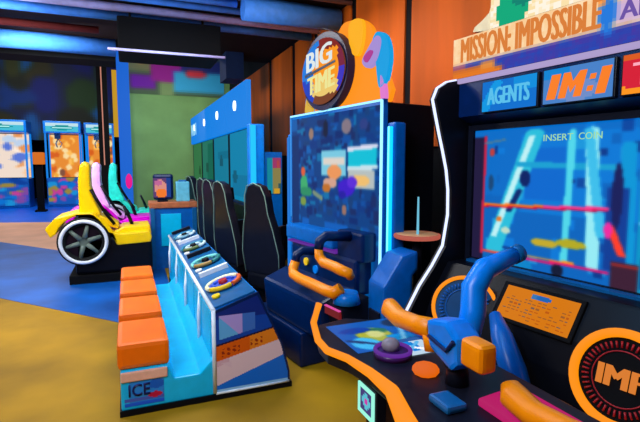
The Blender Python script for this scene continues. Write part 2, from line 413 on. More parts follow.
# the screen
fr = MB()
fr.box(2.04, .68, 1.815, 2.13, 2.44, 1.85); fr.box(2.04, .68, .97, 2.13, 2.44, 1.005); fr.box(2.04, 2.42, .97, 2.13, 2.46, 1.85); fr.box(2.04, .66, .97, 2.13, .7, 1.85)
bz = fr.build('screen_bezel', M['dark'], sc)
random.seed(11)
sh = [('r', 0, 0, .58, .5, (0, 100, 190)), ('r', .2, .4, .58, .95, (0, 120, 214)), ('r', .22, .5, .36, .85, (0, 104, 206)),
      ('l', .1, .1, .25, .95, .035, (40, 190, 220)), ('l', .1, .2, .24, .93, .012, (190, 240, 245)), ('l', .2, .74, .5, .72, .02, (20, 160, 210)),
      ('l', .37, .1, .38, .95, .012, (80, 215, 235)), ('l', .46, .1, .44, .95, .02, (150, 235, 245)), ('l', .48, .3, .43, .95, .015, (60, 190, 235)),
      ('l', .555, .1, .545, .85, .02, (0, 150, 215)), ('r', .49, .1, .55, .6, (8, 60, 150)), ('e', .52, .55, .015, .2, (20, 26, 90)), ('l', .2, .55, .16, .4, .012, (0, 36, 110)), ('e', .22, .64, .02, .06, (0, 30, 100)),
      ('r', .58, 0, 1, .96, (0, 150, 200)), ('r', .6, .1, .7, .4, (0, 96, 180)), ('l', .58, .95, .68, .4, .008, (6, 30, 70)), ('l', .62, .95, .72, .4, .008, (10, 60, 120)), ('e', .68, .88, .03, .05, (190, 200, 220)), ('r', .59, .02, .8, .2, (0, 80, 150)),
      ('l', .04, .43, .3, .45, .01, (255, 120, 20)), ('l', .3, .45, .49, .47, .01, (255, 60, 140)), ('l', .04, .415, .49, .455, .005, (200, 0, 60)),
      ('l', .02, .07, .2, .07, .01, (255, 70, 50)), ('l', .22, .07, .5, .08, .009, (230, 20, 110)), ('l', .22, .09, .4, .095, .006, (255, 150, 30)),
      ('e', .3, .2, .05, .03, (196, 170, 40)), ('e', .39, .22, .05, .03, (180, 170, 30)), ('e', .15, .25, .02, .025, (190, 220, 200)), ('e', .12, .33, .012, .02, (230, 120, 40)),
      ('l', .505, .36, .54, .2, .012, (255, 60, 40)), ('e', .5, .34, .012, .05, (240, 40, 160)), ('l', .625, .38, .63, .22, .01, (255, 30, 110)), ('l', .59, .4, .75, .38, .01, (190, 220, 245)),
      ('r', .515, .0, .585, .16, (60, 26, 50)), ('l', .52, .14, .58, .14, .008, (150, 40, 40)), ('r', .0, .0, .05, .95, (30, 20, 60)), ('l', .045, .05, .05, .95, .006, (200, 30, 70)), ('e', .08, .83, .012, .03, (190, 60, 60)), ('e', .08, .6, .012, .06, (20, 70, 120)), ('l', .05, .9, .13, .92, .008, (80, 120, 150)),
      ('e', .2, .02, .06, .05, (0, 130, 200)), ('e', .35, .03, .02, .04, (10, 20, 50))]
for i in range(90):
    u, v = random.uniform(.06, .98), random.uniform(.03, .93)
    c = random.choice([(0, 120, 215), (0, 70, 160), (20, 150, 220), (0, 100, 190), (0, 56, 140)])
    sh.insert(2, ('r', u, v, u + random.uniform(.01, .06), v + random.uniform(.02, .1), c))
scr = picture('screen', (2.06, 2.42, 1.005), (0, -1.72, 0), (0, 0, .81), 230, 115, (0, 108, 200), sh, M['screen'], sc, soft=2)
pg = mat('pale_green_letters', (170, 230, 170), emit=.9)
text('INSERT', (2.055, 1.93, 1.73), L, UP, .17, .035, pg, scr, .0, .002)
text('COIN', (2.055, 1.73, 1.73), L, UP, .12, .035, pg, scr, .0, .002)
# control slope, instruction card, speakers
MB().xz([(2.14, .985), (1.887, .985), (1.757, .79), (1.7, .64), (1.68, .5), (1.68, 0), (2.14, 0)], .66, 2.46, .012).build('lower_panel', M['black'], sc)
sl = Vector((.103, 0, .155)).normalized()
nn = Vector((-.155, 0, .103)).normalized()
base = Vector((1.757, 1.95, .79)) + nn * .014
card = MB().prism([base + Vector((0, .03, 0)) - sl * .02, base + Vector((0, -.43, 0)) - sl * .02, base + Vector((0, -.43, 0)) + sl * .2, base + Vector((0, .03, 0)) + sl * .2], -nn * .02, .006).build('instruction_card', M['matt'], sc)
random.seed(5)
shp = [('r', .38, .76, .6, .9, (60, 130, 200)), ('e', .55, .84, .1, .08, (30, 110, 200))]
for j in range(7):
    for i in range(14):
        if random.random() < .6: shp.append(('r', .05 + i * .065, .08 + j * .1, .095 + i * .065, .12 + j * .1, random.choice([(206, 96, 0), (170, 100, 40), (130, 100, 80)])))
picture('card_face', base + nn * .002, (0, -.41, 0), sl * .18, 60, 34, (236, 132, 0), shp, picmat('card_print', .8), card)
def speaker(c, n, R, ring_r, word, cone_m, grille_m):
    c, n = Vector(c), Vector(n).normalized()
    u = Vector((0, 0, 1)).cross(n).normalized(); w = n.cross(u)
    cone = MB().cyl(c - n * .14, c, R * .97, 40).build('speaker', cone_m, sc)
    MB().ring(c + n * .006, n, R * .93, ring_r, 48, 8).build('speaker_ring', M['oglow'], cone)
    g = MB()
    for k in range(44):
        a = 2 * PI * k / 44; d = u * math.cos(a) + w * math.sin(a)
        g.tube([c + n * .003 + d * R * .62, c + n * .003 + d * R * .76], .0045, 6)
    g.ring(c + n * .002, n, R * .56, .003, 40, 6)
    g.build('grille', grille_m, cone)
    if word: text(word, c - u * R * .46 - w * R * .2 + n * .003, u, w, R * .86, R * .42, M['ogtext'], cone, .0, .006, fat=.012)
speaker((1.70, 2.13, .79), (-.75, -.6, .25), .185, .011, None, mat('teal_cone', (0, 70, 120), .35), M['blue'])
speaker((1.68, 1.26, .73), (-.95, -.1, .3), .2, .0195, 'IMF', M['matt'], M['red'])
# blue fairing sweeping down the front, seen beside the near gun
MB().tube([(1.68, 1.9, .82), (1.62, 1.8, .74), (1.58, 1.7, .62), (1.56, 1.62, .48), (1.57, 1.58, .3)], [.03, .055, .065, .06, .04], 12).build('fairing', M['blue'], sc)
lb = MB().box(1.99, .8, .985, 2.06, 2.4, 1.0).build('screen_ledge', M['steel'], sc)
rebase(sc)
turn(sc, (1.93, 2.5, 0), math.radians(7))

# ================================================================== GUN CONSOLE in front of it
gc = thing('gun_console', 'dark gun console with glowing orange rim in front of the big blue screen', 'game console')
MB().xz([(.97, 0), (.985, .655), (1.5, .655), (1.5, 0)], -.1, 1.84, .01).build('pedestal', mat('maroon_black_body', (40, 22, 14), .4), gc)
rim = [(.93, 2.36, .74), (.86, 2.12, .735), (.85, 1.98, .735), (.9, 1.86, .735), (.93, 1.7, .73), (.93, 1.52, .73), (.87, 1.34, .73), (.84, 1.2, .72), (.84, -.1, .72)]
MB().prism([(x, y, .655) for x, y, z in rim] + [(1.5, -.1, .655), (1.5, 2.2, .655), (1.15, 2.42, .655)], (0, 0, .055), .008).build('deck', M['dark'], gc)
MB().tube([(.95, 2.34, .84)] + [(x - .005, y, z - .01) for x, y, z in rim], [.018] * 5 + [.022, .03, .035, .035, .035], 10).build('glowing_rim', M['oglow'], gc)
cs = MB().box(.935, 1.66, .485, .985, 1.83, .65, .006).build('coin_slot', M['dark'], gc)
f = MB(); f.box(.926, 1.675, .5, .936, 1.69, .635); f.box(.926, 1.8, .5, .936, 1.815, .635); f.box(.926, 1.675, .62, .936, 1.815, .635); f.box(.926, 1.675, .5, .936, 1.815, .515)
f.build('lit_frame', mat('coin_light', (150, 240, 215), emit=1.1), cs)
picture('coin_sticker', (.93, 1.798, .518), (0, -.106, 0), (0, 0, .1), 8, 8, (70, 60, 120), [('e', .5, .5, .35, .35, (90, 190, 210)), ('e', .5, .45, .15, .15, (200, 60, 170))], M['sign'], cs)
d = MB(); d.cyl((1.12, 1.84, .71), (1.12, 1.84, .735), .09, 28); d.build('turntable', M['purple'], gc)
MB().ball((1.12, 1.86, .755), .045, (1, 1, .8)).build('trackball', M['grey'], gc)
MB().ring((1.12, 1.84, .74), (0, 0, 1), .082, .01, 28).build('turntable_rim', mat('violet_glow', (110, 40, 170), emit=.7), gc)
MB().ball((1.15, 1.62, .73), .06, (1, 1, .5)).build('start_button', mat('orange_button', (250, 110, 10), emit=.8), gc)
picture('deck_art', (.98, 2.32, .7115), (0, -.4, 0), (.48, 0, 0), 40, 40, (0, 90, 170), [('e', .5, .4, .25, .2, (190, 180, 30)), ('e', .4, .5, .1, .1, (40, 110, 60)), ('r', .6, .5, 1, .8, (0, 150, 215)), ('e', .2, .8, .15, .15, (20, 30, 60)), ('e', .75, .2, .2, .15, (70, 190, 225)), ('e', .5, .42, .12, .1, (230, 220, 120)), ('l', .1, .9, .9, .6, .03, (150, 220, 240)), ('e', .3, .25, .1, .2, (0, 60, 150)), ('l', .6, .05, .95, .45, .03, (20, 40, 90)), ('e', .88, .75, .1, .16, (0, 60, 140))], M['pic'], gc, soft=1)
picture('deck_lamp', (1.16, 2.0, .713), (0, -.2, 0), (.2, 0, 0), 20, 20, (190, 215, 235), [('e', .5, .5, .3, .2, (0, 130, 220)), ('r', 0, .0, .2, 1, (40, 90, 160)), ('l', .2, .1, .9, .9, .06, (250, 250, 255)), ('l', .9, .1, .3, .8, .05, (90, 180, 235))], M['sign'], gc)
MB().prism([(1.17, 1.32, .712), (1.17, 1.02, .712), (1.36, 1.02, .73), (1.36, 1.32, .73)], (0, 0, .03), .008).build('lit_pad', mat('magenta_pad', (205, 16, 110), emit=.75), gc)
MB().prism([(1.2, 1.2, .745), (1.2, 1.08, .745), (1.28, 1.08, .75), (1.28, 1.2, .75)], (0, 0, .015), .004).build('pad_button', mat('lilac_pad', (170, 90, 220), emit=.8), gc)
MB().prism([(1.02, 1.42, .712), (1.02, 1.3, .712), (1.11, 1.3, .712), (1.11, 1.42, .712)], (0, 0, .03), .012).build('pad', M['steel'], gc)
# holster posts carrying the guns
for y in (1.5, .75): MB().cyl((1.22, y, .7), (1.22, y, .815 if y > 1 else .74), .05, 16, .04).build('holster', M['dark'], gc)
rebase(gc)

def gun(label, dy=0.0, dz=0.0, body=None):
    g = thing('toy_gun', label, 'toy gun', None)
    T = lambda *p: (p[0], p[1] + dy, p[2] + dz)
    bm_ = body or M['bright']
    MB().prism([T(1.13, 1.58, .85), T(1.13, 1.43, .8), T(1.13, 1.39, .84), T(1.13, 1.4, .94), T(1.13, 1.47, .99), T(1.13, 1.6, .96)], (.12, 0, 0), .02).build('body', bm_, g)
    MB().tube([T(1.21, 2.03, .91), T(1.2, 2.0, .88), T(1.19, 1.9, .865), T(1.18, 1.75, .885), T(1.18, 1.6, .91)], [.03, .05, .046, .042, .046], 12).build('stock', M['orange'], g)
    MB().tube([T(1.18, 1.63, .89), T(1.17, 1.61, .81)], [.04, .028], 10).build('stock_foot', M['orange'], g)
    MB().box(1.13, 1.265 + dy, .85 + dz, 1.21, 1.385 + dy, .96 + dz, .025, 0, 3).build('grip', M['orange'], g)
    MB().tube([T(1.23, 1.46, .9), T(1.29, 1.5, 1.0), T(1.3, 1.51, 1.1), T(1.36, 1.52, 1.17), T(1.55, 1.55, 1.21)], [.045, .052, .052, .048, .034], 14).build('barrel', bm_, g)
    MB().cyl(T(1.54, 1.548, 1.208), T(1.58, 1.555, 1.216), .04, 14).build('muzzle', M['steel'], g)
    MB().tube([T(1.125, 1.57, .9), T(1.122, 1.45, .88), T(1.122, 1.41, .93)], .008, 8).build('side_stripe', M['navy'], g)
    MB().ring(T(1.18, 1.5, .81), (1, 0, 0), .035, .008, 20).build('trigger_guard', M['dark'], g)
    return rebase(g)
gun('bright blue toy gun with orange stock and grip in front of the left speaker ring')
gun('lower toy gun with orange stock at the bottom edge, nearest to the camera', -.82, -.07, M['navy'])

# ================================================================== RIDE CABINET with tall screen (middle)
rc = thing('boxing_tower_cabinet', 'tall blue game cabinet with a round badge on top and orange handles in front', 'arcade cabinet')
rc.name = 'tower_game_cabinet'
W = 1.42
MB().box(.03, 0, 0, .5, W, 2.05, .01).build('body', M['black'], rc)
fr = MB(); fr.box(0, 0, .5, .04, .03, 2.07); fr.box(0, W - .03, .5, .04, W, 2.07); fr.box(0, 0, 2.03, .04, W, 2.07)
fb = fr.build('screen_frame', M['blue'], rc)
MB().tube([(-.004, .012, .55), (-.004, .012, 2.06)], .012, 8).build('neon_edge', M['neonc'], fb)
MB().tube([(-.004, .012, 2.06), (-.004, W - .012, 2.06)], .008, 8).build('neon_edge', M['neonc'], fb)
MB().tube([(-.004, W - .012, 2.06), (-.004, W - .012, 1.1)], .007, 8).build('neon_edge', mat('soft_blue_neon', (60, 150, 235), emit=.9), fb)
random.seed(21)
sh = []
for i in range(420):
    u, v = random.random(), random.random()
    c = random.choice([(0, 54, 130), (0, 76, 160), (0, 96, 180), (0, 40, 110), (10, 60, 120), (0, 110, 170), (14, 40, 100)])
    sh.append(('r', u, v, u + random.uniform(.02, .09), v + random.uniform(.01, .05), c))
sh += [('r', .05, .05, .95, .36, (0, 74, 150)), ('r', .15, .28, .7, .4, (0, 92, 186)), ('r', .2, .1, .6, .2, (0, 60, 130)), ('r', .24, .36, .44, .42, (0, 70, 140)), ('r', .7, .05, .95, .3, (0, 80, 150)),
       ('r', .4, .66, .68, .8, (120, 200, 225)), ('r', .7, .7, .97, .8, (0, 190, 215)), ('l', .7, .8, .97, .81, .012, (220, 220, 240)), ('l', .7, .7, .97, .71, .012, (200, 225, 235)), ('r', .42, .72, .66, .76, (220, 210, 200)),
       ('r', .7, .6, .95, .69, (180, 190, 190)), ('e', .82, .64, .09, .03, (240, 190, 110)), ('e', .55, .68, .08, .04, (236, 150, 90)), ('e', .5, .62, .08, .03, (210, 160, 140)), ('e', .46, .59, .05, .025, (190, 110, 40)),
       ('e', .68, .6, .09, .045, (60, 20, 200)), ('e', .74, .63, .05, .03, (90, 40, 215)), ('e', .64, .56, .04, .02, (30, 20, 160)),
       ('e', .17, .6, .05, .06, (60, 170, 110)), ('e', .16, .68, .03, .03, (220, 90, 60)), ('e', .2, .56, .08, .03, (40, 140, 100)), ('e', .16, .5, .04, .03, (120, 150, 70)), ('l', .3, .56, .4, .53, .015, (120, 140, 120)),
       ('e', .27, .9, .03, .035, (150, 120, 110)), ('e', .68, .92, .05, .04, (130, 116, 130)), ('e', .45, .92, .03, .05, (10, 24, 60)), ('e', .85, .92, .04, .03, (40, 60, 130)), ('e', .66, .48, .025, .03, (150, 110, 100)),
       ('e', .88, .32, .025, .04, (190, 110, 60)), ('e', .76, .28, .03, .03, (130, 110, 150)), ('e', .72, .2, .03, .03, (140, 100, 140)), ('r', .0, .93, .08, 1, (0, 90, 170)), ('r', .0, .02, .1, .9, (0, 46, 110))]
picture('screen', (.0, W - .03, .5), (0, -(W - .06), 0), (0, 0, 1.53), 130, 150, (0, 62, 132), sh, M['screen'], rc, soft=2)
for y0, y1, r in ((-.11, -.02, 1), (W + .02, W + .1, 0)):
    w = MB().box(.02, y0, .3, .12, y1, 1.9, .015).build('side_wing', M['blue'], rc)
    ym = (y0 + y1) / 2
    MB().box(.0, ym - .022, .5, .022, ym + .022, 1.87, .008).build('neon_bar', M['neonb'] if r else mat('deep_blue_bar', (0, 120, 220), emit=.9), w)
    if r: MB().box(-.006, ym - .006, .5, .001, ym + .006, 1.87).build('neon_core', mat('ice_core', (120, 235, 255), emit=1.5), w)
# badge and its plain coloured backing shapes
bt = MB().blob([(1.0, 2.06), (.98, 2.2), (1.04, 2.42), (1.0, 2.6), (.86, 2.7), (.72, 2.66), (.6, 2.74), (.4, 2.72), (.3, 2.68), (.22, 2.6), (.2, 2.46), (.02, 2.06)], .06, .1).build('topper', M['oglow'], rc)
MB().blob([(0.14, 2.38), (0.18, 2.5), (0.12, 2.56), (0.02, 2.5), (-0.02, 2.36), (0.02, 2.2), (0.09, 2.16), (0.12, 2.26)], .03, .07).build('blue_lobe', mat('sky_lobe', (0, 165, 235), emit=.9), bt)
MB().blob([(0.29, 2.38), (0.22, 2.46), (0.12, 2.53), (0.07, 2.48), (0.12, 2.36), (0.22, 2.32)], .02, .055).build('lilac_lobe', mat('lilac_lobe', (176, 150, 226), emit=.85), bt)
MB().blob([(0.26, 2.4), (0.19, 2.44), (0.15, 2.42), (0.22, 2.36)], .01, .03).build('magenta_lobe', mat('rose_lobe', (190, 60, 160), emit=.8), bt)
MB().blob([(0.08, 2.24), (0.04, 2.2), (0.02, 2.08), (0.07, 2.07)], .03, .07).build('pink_lobe', mat('pink_lobe', (240, 130, 220), emit=.85), bt)
MB().blob([(0.48, 2.7), (0.32, 2.7), (0.3, 2.56), (0.36, 2.44), (0.46, 2.5)], .03, .06).build('amber_lobe', mat('amber_lobe', (252, 176, 12), emit=1.0), bt)
MB().blob([(1.2, 2.1), (1.16, 2.28), (1.08, 2.4), (1.02, 2.3), (1.06, 2.1)], .04, .09).build('cyan_lobe', mat('cyan_lobe', (0, 150, 226), emit=.9), bt)
MB().blob([(1.17, 2.07), (1.15, 2.18), (1.08, 2.24), (1.05, 2.12), (1.08, 2.06)], .02, .05).build('yellow_lobe', mat('yellow_lobe', (226, 180, 50), emit=.9), bt)
oval = lambda ry, rz, yc=.78, zc=2.38: [(yc + ry * math.cos(2 * PI * k / 12), zc + rz * math.sin(2 * PI * k / 12)) for k in range(12)]
bd = MB().blob(oval(.36, .32), -.02, .05).build('badge', mat('badge_navy', (24, 22, 62), .4), rc)
MB().ring((-.025, .78, 2.38), (1, 0, 0), .355, .001, 8).build('badge_line', M['dark'], bd)
def bbase(u, v):
    a, c = (u - .5) * 2, (v - .5) * 2
    if a * a + c * c > 1: return (26, 20, 50)
    if a < -.45 or (c > .2 and a < -.2): return (10, 120, 220) if c > -.2 else (20, 60, 190)
    if c > .62: return (130, 30, 24)
    if a > .72: return (120, 30, 60) if c > 0 else (60, 50, 190)
    if c < -.72: return (120, 60, 30)
    return (250, 150, 20) if c > -.3 else (236, 200, 110)
MB().blob(oval(.33, .26), -.034, -.02).build('badge_plate', M['orange'], bd)
# the coloured face is cut to the oval so nothing square shows
def ovalpic():
    bm = bmesh.new(); lay = bm.loops.layers.float_color.new('Col'); N = 40; K = 12
    rr = [[bm.verts.new((-.036, .78 - .34 * k / K * math.cos(2 * PI * i / N), 2.38 + .27 * k / K * math.sin(2 * PI * i / N))) for i in range(N)] for k in range(1, K + 1)]
    ctr = bm.verts.new((-.036, .78, 2.38))
    def put(vs):
        f = bm.faces.new(vs); q = f.calc_center_median(); c = C(*bbase((.78 - q.y) / .68 + .5, (q.z - 2.38) / .54 + .5))
        for l in f.loops: l[lay] = c
    for i in range(N):
        j = (i + 1) % N; put((ctr, rr[0][j], rr[0][i]))
        for k in range(K - 1): put((rr[k][i], rr[k][j], rr[k + 1][j], rr[k + 1][i]))
    bmesh.ops.recalc_face_normals(bm, faces=list(bm.faces))
    me = bpy.data.meshes.new('badge_face'); bm.to_mesh(me); bm.free(); me.materials.append(M['sign'])
    o = bpy.data.objects.new('badge_face', me); COL.objects.link(o); o.parent = bd
ovalpic()
su = Vector((0, -1, .1)).normalized(); sv = Vector((0, .0, 1))
dk = mat('badge_letter_shadow', (14, 30, 60), .5)
text('BIG', (-.045, 1.02, 2.4), su, sv, .4, .16, M['wglow'], bd, .0, .006, fat=.016)
text('TIME', (-.045, 1.0, 2.2), su, sv, .42, .15, mat('cream_letters', (240, 232, 150), emit=.95), bd, .0, .006, fat=.016)
MB().prism([(-.042, 1.06, 2.365), (-.042, .57, 2.42), (-.042, .57, 2.44), (-.042, 1.06, 2.39)], (.004, 0, 0)).build('badge_bar', dk, bd)
# deck with two bent orange handles
MB().box(-.42, .47, 0, .03, W, .28, .02).build('platform', M['navy'], rc)
MB().xz([(-.38, .28), (-.41, .58), (-.2, .66), (.03, .7), (.03, .28)], .2, 1.2, .03).build('deck', M['navy'], rc)
pl = MB().xz([(-.3, .3), (-.36, .6), (-.12, .66), (-.05, .3)], -.02, .2, .02).build('coin_box', M['dark'], rc)
MB().box(-.372, .0, .52, -.35, .19, .575).build('red_plate', mat('dark_red_plate', (150, 24, 30), emit=.5), pl)
MB().box(-.375, .0, .575, -.35, .19, .583).build('pink_line', mat('rose_line', (230, 80, 170), emit=.9), pl)
MB().tube([(-.36, .66, .82), (-.38, .66, .76), (-.4, .62, .725), (-.4, .5, .71), (-.41, .3, .715), (-.4, .14, .705), (-.38, .06, .70), (-.34, .02, .74)], [.038, .042, .042, .042, .042, .042, .045, .04], 12).build('handle', M['orange'], rc)
MB().tube([(-.4, .23, 1.0), (-.4, .22, .94), (-.4, .16, .905), (-.4, .02, .9), (-.4, -.08, .89), (-.38, -.13, .88), (-.36, -.12, .85)], [.03, .036, .038, .038, .038, .036, .03], 12).build('handle', M['orange'], rc)
for y0, z0, x in ((.66, .82, -.36), (.23, 1.0, -.4)):
    MB().tube([(x, y0, z0 - .01), (x + .01, y0, z0 + .05), (x + .06, y0, z0 + .08), (-.1, y0, z0 + .06)], [.034, .037, .037, .04], 12).build('handle_arm', M['navy'], rc)
MB().box(-.13, .06, .88, .0, .4, 1.1, .02).build('handle_mount', M['navy'], rc)
for q, (yy, zz) in enumerate(((1.02, .74), (.86, .76), (.7, .72))):
    MB().cyl((-.155, yy, zz), (-.13, yy, zz), .035, 16).build('button', (M['red'], M['yellow'], M['bright'])[q], rc)
MB().cyl((-.28, .04, .62), (-.28, .04, .7), .1, 20, .08).build('joystick_base', M['bright'], rc)
MB().box(-.14, .12, .62, .02, 1.15, .9, .03).build('control_panel', M['navy'], rc)
MB().box(-.15, .4, .9, .0, 1.2, .915).build('panel_line', mat('violet_line', (110, 40, 170), emit=.7), rc)
MB().box(-.16, .42, .93, .0, 1.22, 1.06, .02).build('control_hood', M['blue'], rc)
MB().box(-.05, -.02, .7, .0, .02, .78, .01).build('warning_sticker', M['orange'], rc)
rebase(rc)
# local frame -> world
ang = math.radians(9)
p = Vector(rc.location); R = Matrix.Rotation(ang, 3, 'Z')
rc.location = Vector((1.7, 2.97, 0)) + R @ p; rc.rotation_euler.z = ang

# ================================================================== small table and boxes between the two cabinets
t = thing('high_table', 'small round high table with a lit top between the two big cabinets', 'table')
MB().cyl((1.87, 2.77, 1.09), (1.87, 2.77, 1.12), .15, 28).build('tabletop', mat('lit_table_top', (255, 176, 120), .4), t)
MB().ring((1.87, 2.77, 1.105), (0, 0, 1), .15, .016, 32).build('table_edge', mat('orange_pink_edge', (225, 110, 90), emit=.6), t)
MB().cyl((1.87, 2.77, 0), (1.87, 2.77, 1.09), .035, 14).build('post', M['dark'], t)
MB().cyl((1.87, 2.77, 0), (1.87, 2.77, .025), .1, 24).build('base', M['dark'], t)
rebase(t)
o = MB().cyl((1.86, 2.75, 1.12), (1.86, 2.75, 1.38), .009, 10, .006).build('light_stick', mat('pale_stick', (120, 210, 240), emit=.8))
tag(o, 'thin pale blue glowing stick standing on the high round table', 'light stick')
t = thing('ticket_box', 'blue ticket dispenser box with a sloping arm under the high round table', 'ticket dispenser')
MB().xz([(1.52, 0), (1.52, .8), (1.66, 1.0), (1.78, 1.03), (1.78, .9), (1.74, .86), (1.74, 0)], 2.62, 2.84, .02).build('body', M['blue'], t)
MB().box(1.505, 2.66, .5, 1.525, 2.8, .62, .004).build('ticket_slot', M['dark'], t)
MB().box(1.505, 2.64, .3, 1.525, 2.82, .46, .004).build('door', M['steel'], t)
rebase(t)

# ================================================================== BENCH GAME with four orange seats (centre left)
bg = thing('bench_game_console', 'long cyan and white bench game with four orange seats and a tilted play top', 'game bench')
Y0, Y1, YS = 3.12, 6.75, 5.75
MB().xz([(-.09, .035), (-.09, .29), (.2, .29), (.24, .2), (.4, .2), (.5, .3), (.5, .035)], Y0, YS, .012).build('seat_base', M['cyan'], bg)
MB().xy([(-.1, Y0 - .01), (1.05, Y0 - .01), (1.05, Y1), (.48, Y1), (.48, YS), (-.1, YS)], 0, .04).build('plinth', M['black'], bg)
MB().xz([(.5, .035), (.5, .62), (.81, .72), (.98, .33), (1.03, .12), (1.03, .035)], Y0 + .01, Y1, .008).build('counter_body', M['bright'], bg)
fc = MB()
for k in range(8): fc.box(.485, Y0 + .05 + k * .44, .06, .502, Y0 + .45 + k * .44, .6, .006)
fc.build('front_panel', M['cyan'], bg)
fc = MB()
fc.tube([(.5, Y0, .625), (.5, Y1, .625)], .016, 8); fc.tube([(.5, Y0 - .002, .05), (.5, Y0 - .002, .625)], .014, 8)
for k in range(4): fc.tube([(.47, Y0 + .52 + k * .9, .2), (.47, Y0 + .52 + k * .9, .45), (.5, Y0 + .62 + k * .9, .62)], .013, 8)
fc.build('edge_trim', M['white'], bg)
ep = MB().xz([(.505, .04), (.505, .62), (.81, .725), (.985, .33), (1.035, .12), (1.035, .04)], Y0 - .004, Y0 + .012).build('end_panel', M['navy'], bg)
def endface():
    """the printed end panel, cut to the panel's outline"""
    poly = [(.515, .05), (.515, .605), (.805, .705), (.972, .33), (1.022, .12), (1.022, .05)]
    def inside(x, z):
        r = False
        for i in range(len(poly)):
            (x0, z0), (x1, z1) = poly[i], poly[i - 1]
            if (z0 > z) != (z1 > z) and x < (x1 - x0) * (z - z0) / (z1 - z0) + x0: r = not r
        return r
    def colour(x, z):
        s = (x - .515) / .5
        orange_lo = .27 + .11 * s; orange_hi = .375 + .1 * s
        if z > orange_hi + .012:
            if .535 < x < .79 and orange_hi + .04 < z < .59: return (96, 170, 222) if (x + z) < 1.12 else (176, 150, 214) if x < .7 else (60, 110, 190)
            return (14, 40, 120) if z > .56 else (8, 66, 160)
        if z > orange_hi: return (24, 12, 50)
        if z > orange_lo:
            if orange_lo + .02 < z < orange_hi - .03 and (.55 < x < .68 or .75 < x < .84) and math.sin(x * 160) + math.sin(z * 190 + x * 60) > .4: return (150, 40, 20)
            return (226, 92, 14) if x < .75 else (236, 128, 30)
        if z > .05 + .62 * (.88 - x) ** 1.0 - .0 and x < .62 and z < .26: return (228, 190, 198)
        if z > .1 + .16 * s: return (232, 196, 200) if (z - .1 - .16 * s) < .13 or x > .6 else (220, 170, 180)
        return (10, 110, 214) if z > .07 else (150, 200, 235)
    bm = bmesh.new(); lay = bm.loops.layers.float_color.new('Col'); h = .005
    V = {}
    def v(i, j):
        if (i, j) not in V: V[(i, j)] = bm.verts.new((.51 + i * h, Y0 - .006, .045 + j * h))
        return V[(i, j)]
    random.seed(9)
    for i in range(106):
        for j in range(140):
            x, z = .515 + i * h, .05 + j * h
            if inside(x, z):
                f = bm.faces.new((v(i, j), v(i + 1, j), v(i + 1, j + 1), v(i, j + 1))); c = C(*colour(x, z))
                for l in f.loops: l[lay] = c
    me = bpy.data.meshes.new('end_print'); bm.to_mesh(me); bm.free(); me.materials.append(M['pic'])
    o = bpy.data.objects.new('end_print', me); COL.objects.link(o); o.parent = ep
endface()
MB().tube([(.505, Y0 - .006, .045), (.77, Y0 - .006, .045), (1.03, Y0 - .006, .045)], .009, 6).build('end_trim', M['white'], ep)
# front end of the seat base with its printed word
pp = picture('seat_print', (-.07, Y0 - .003, .06), (.24, 0, 0), (0, 0, .16), 24, 22, (30, 130, 215), [('r', 0, 0, .12, 1, (0, 180, 236)), ('r', 0, .2, 1, .3, (70, 90, 180)), ('r', 0, 0, 1, .12, (20, 90, 220)), ('e', .78, .36, .18, .12, (190, 10, 60)), ('e', .82, .8, .2, .2, (0, 90, 190))], M['pic'], bg)
text('ICE', (-.045, Y0 - .004, .125), (1, 0, 0), UP, .13, .08, M['navytext'], pp, .01, .004)
for k in range(4):
    y = Y0 + .03 + k * .66
    MB().prism([(-.105, y, .29), (.215, y, .29), (.215, y, .46), (-.105, y, .46)], (0, .52, 0), .03).build('seat', M['seatorange'], bg)
MB().box(-.088, Y0 - .012, .225, .195, Y0 + .02, .288, .008).build('kick_strip', mat('pinkish_strip', (236, 176, 150), .4), bg)
# sloping play top with dials
sd = Vector((.31, 0, .1)).normalized(); nd = Vector((-.1, 0, .31)).normalized()
MB().prism([Vector((.515, Y0 + .02, .63)), Vector((.795, Y0 + .02, .72)), Vector((.795, Y1, .72)), Vector((.515, Y1, .63))], nd * .012).build('play_top', M['steel'], bg)
random.seed(2)
dialcols = [[(250, 236, 190), (232, 190, 20), (40, 70, 190), (220, 90, 30)], [(110, 200, 200), (150, 120, 60), (30, 60, 110), (40, 120, 120)], [(40, 130, 160), (90, 110, 60), (20, 50, 90), (190, 220, 230)], [(60, 150, 190), (110, 160, 180), (20, 60, 110), (200, 230, 240)]]
for k in range(4):
    c = Vector((.655, Y0 + .42 + k * .88, .682)) + nd * .014
    dl = MB().cyl(c - nd * .005, c + nd * .012, .135, 30).build('dial', mat('dial_face', dialcols[k][2], .35), bg)
    g = [mat('dial_ring', q, .35) for q in dialcols[k]]
    MB().ring(c + nd * .014, nd, .128, .016, 24, 8, .3, 3.6).build('ring', g[0], dl)
    MB().ring(c + nd * .014, nd, .128, .018, 16, 8, 3.7, 5.0).build('ring', g[1], dl)
    MB().ring(c + nd * .014, nd, .128, .018, 14, 8, 5.1, 6.4).build('ring', g[3], dl)
    MB().ring(c + nd * .014, nd, .08, .014, 22, 8, 0, 4.4).build('ring', g[3] if k else mat('dial_blue', (40, 80, 200), .3), dl)
    MB().cyl(c, c + nd * .04, .04, 18, .03).build('knob', M['black'] if k else M['red'], dl)
    MB().prism([Vector((.54, Y0 + .86 + k * .88, .64)), Vector((.78, Y0 + .86 + k * .88, .718)), Vector((.78, Y0 + .9 + k * .88, .718)), Vector((.54, Y0 + .9 + k * .88, .64))], nd * .05, .006).build('divider', M['dark'] if k % 2 else M['white'], bg)
    MB().cyl(Vector((.56, Y0 + .2 + k * .88, .648)) + nd * .01, Vector((.56, Y0 + .2 + k * .88, .648)) + nd * .03, .03, 14).build('button', M['yellow'] if k == 0 else M['white'], bg)
rebase(bg)

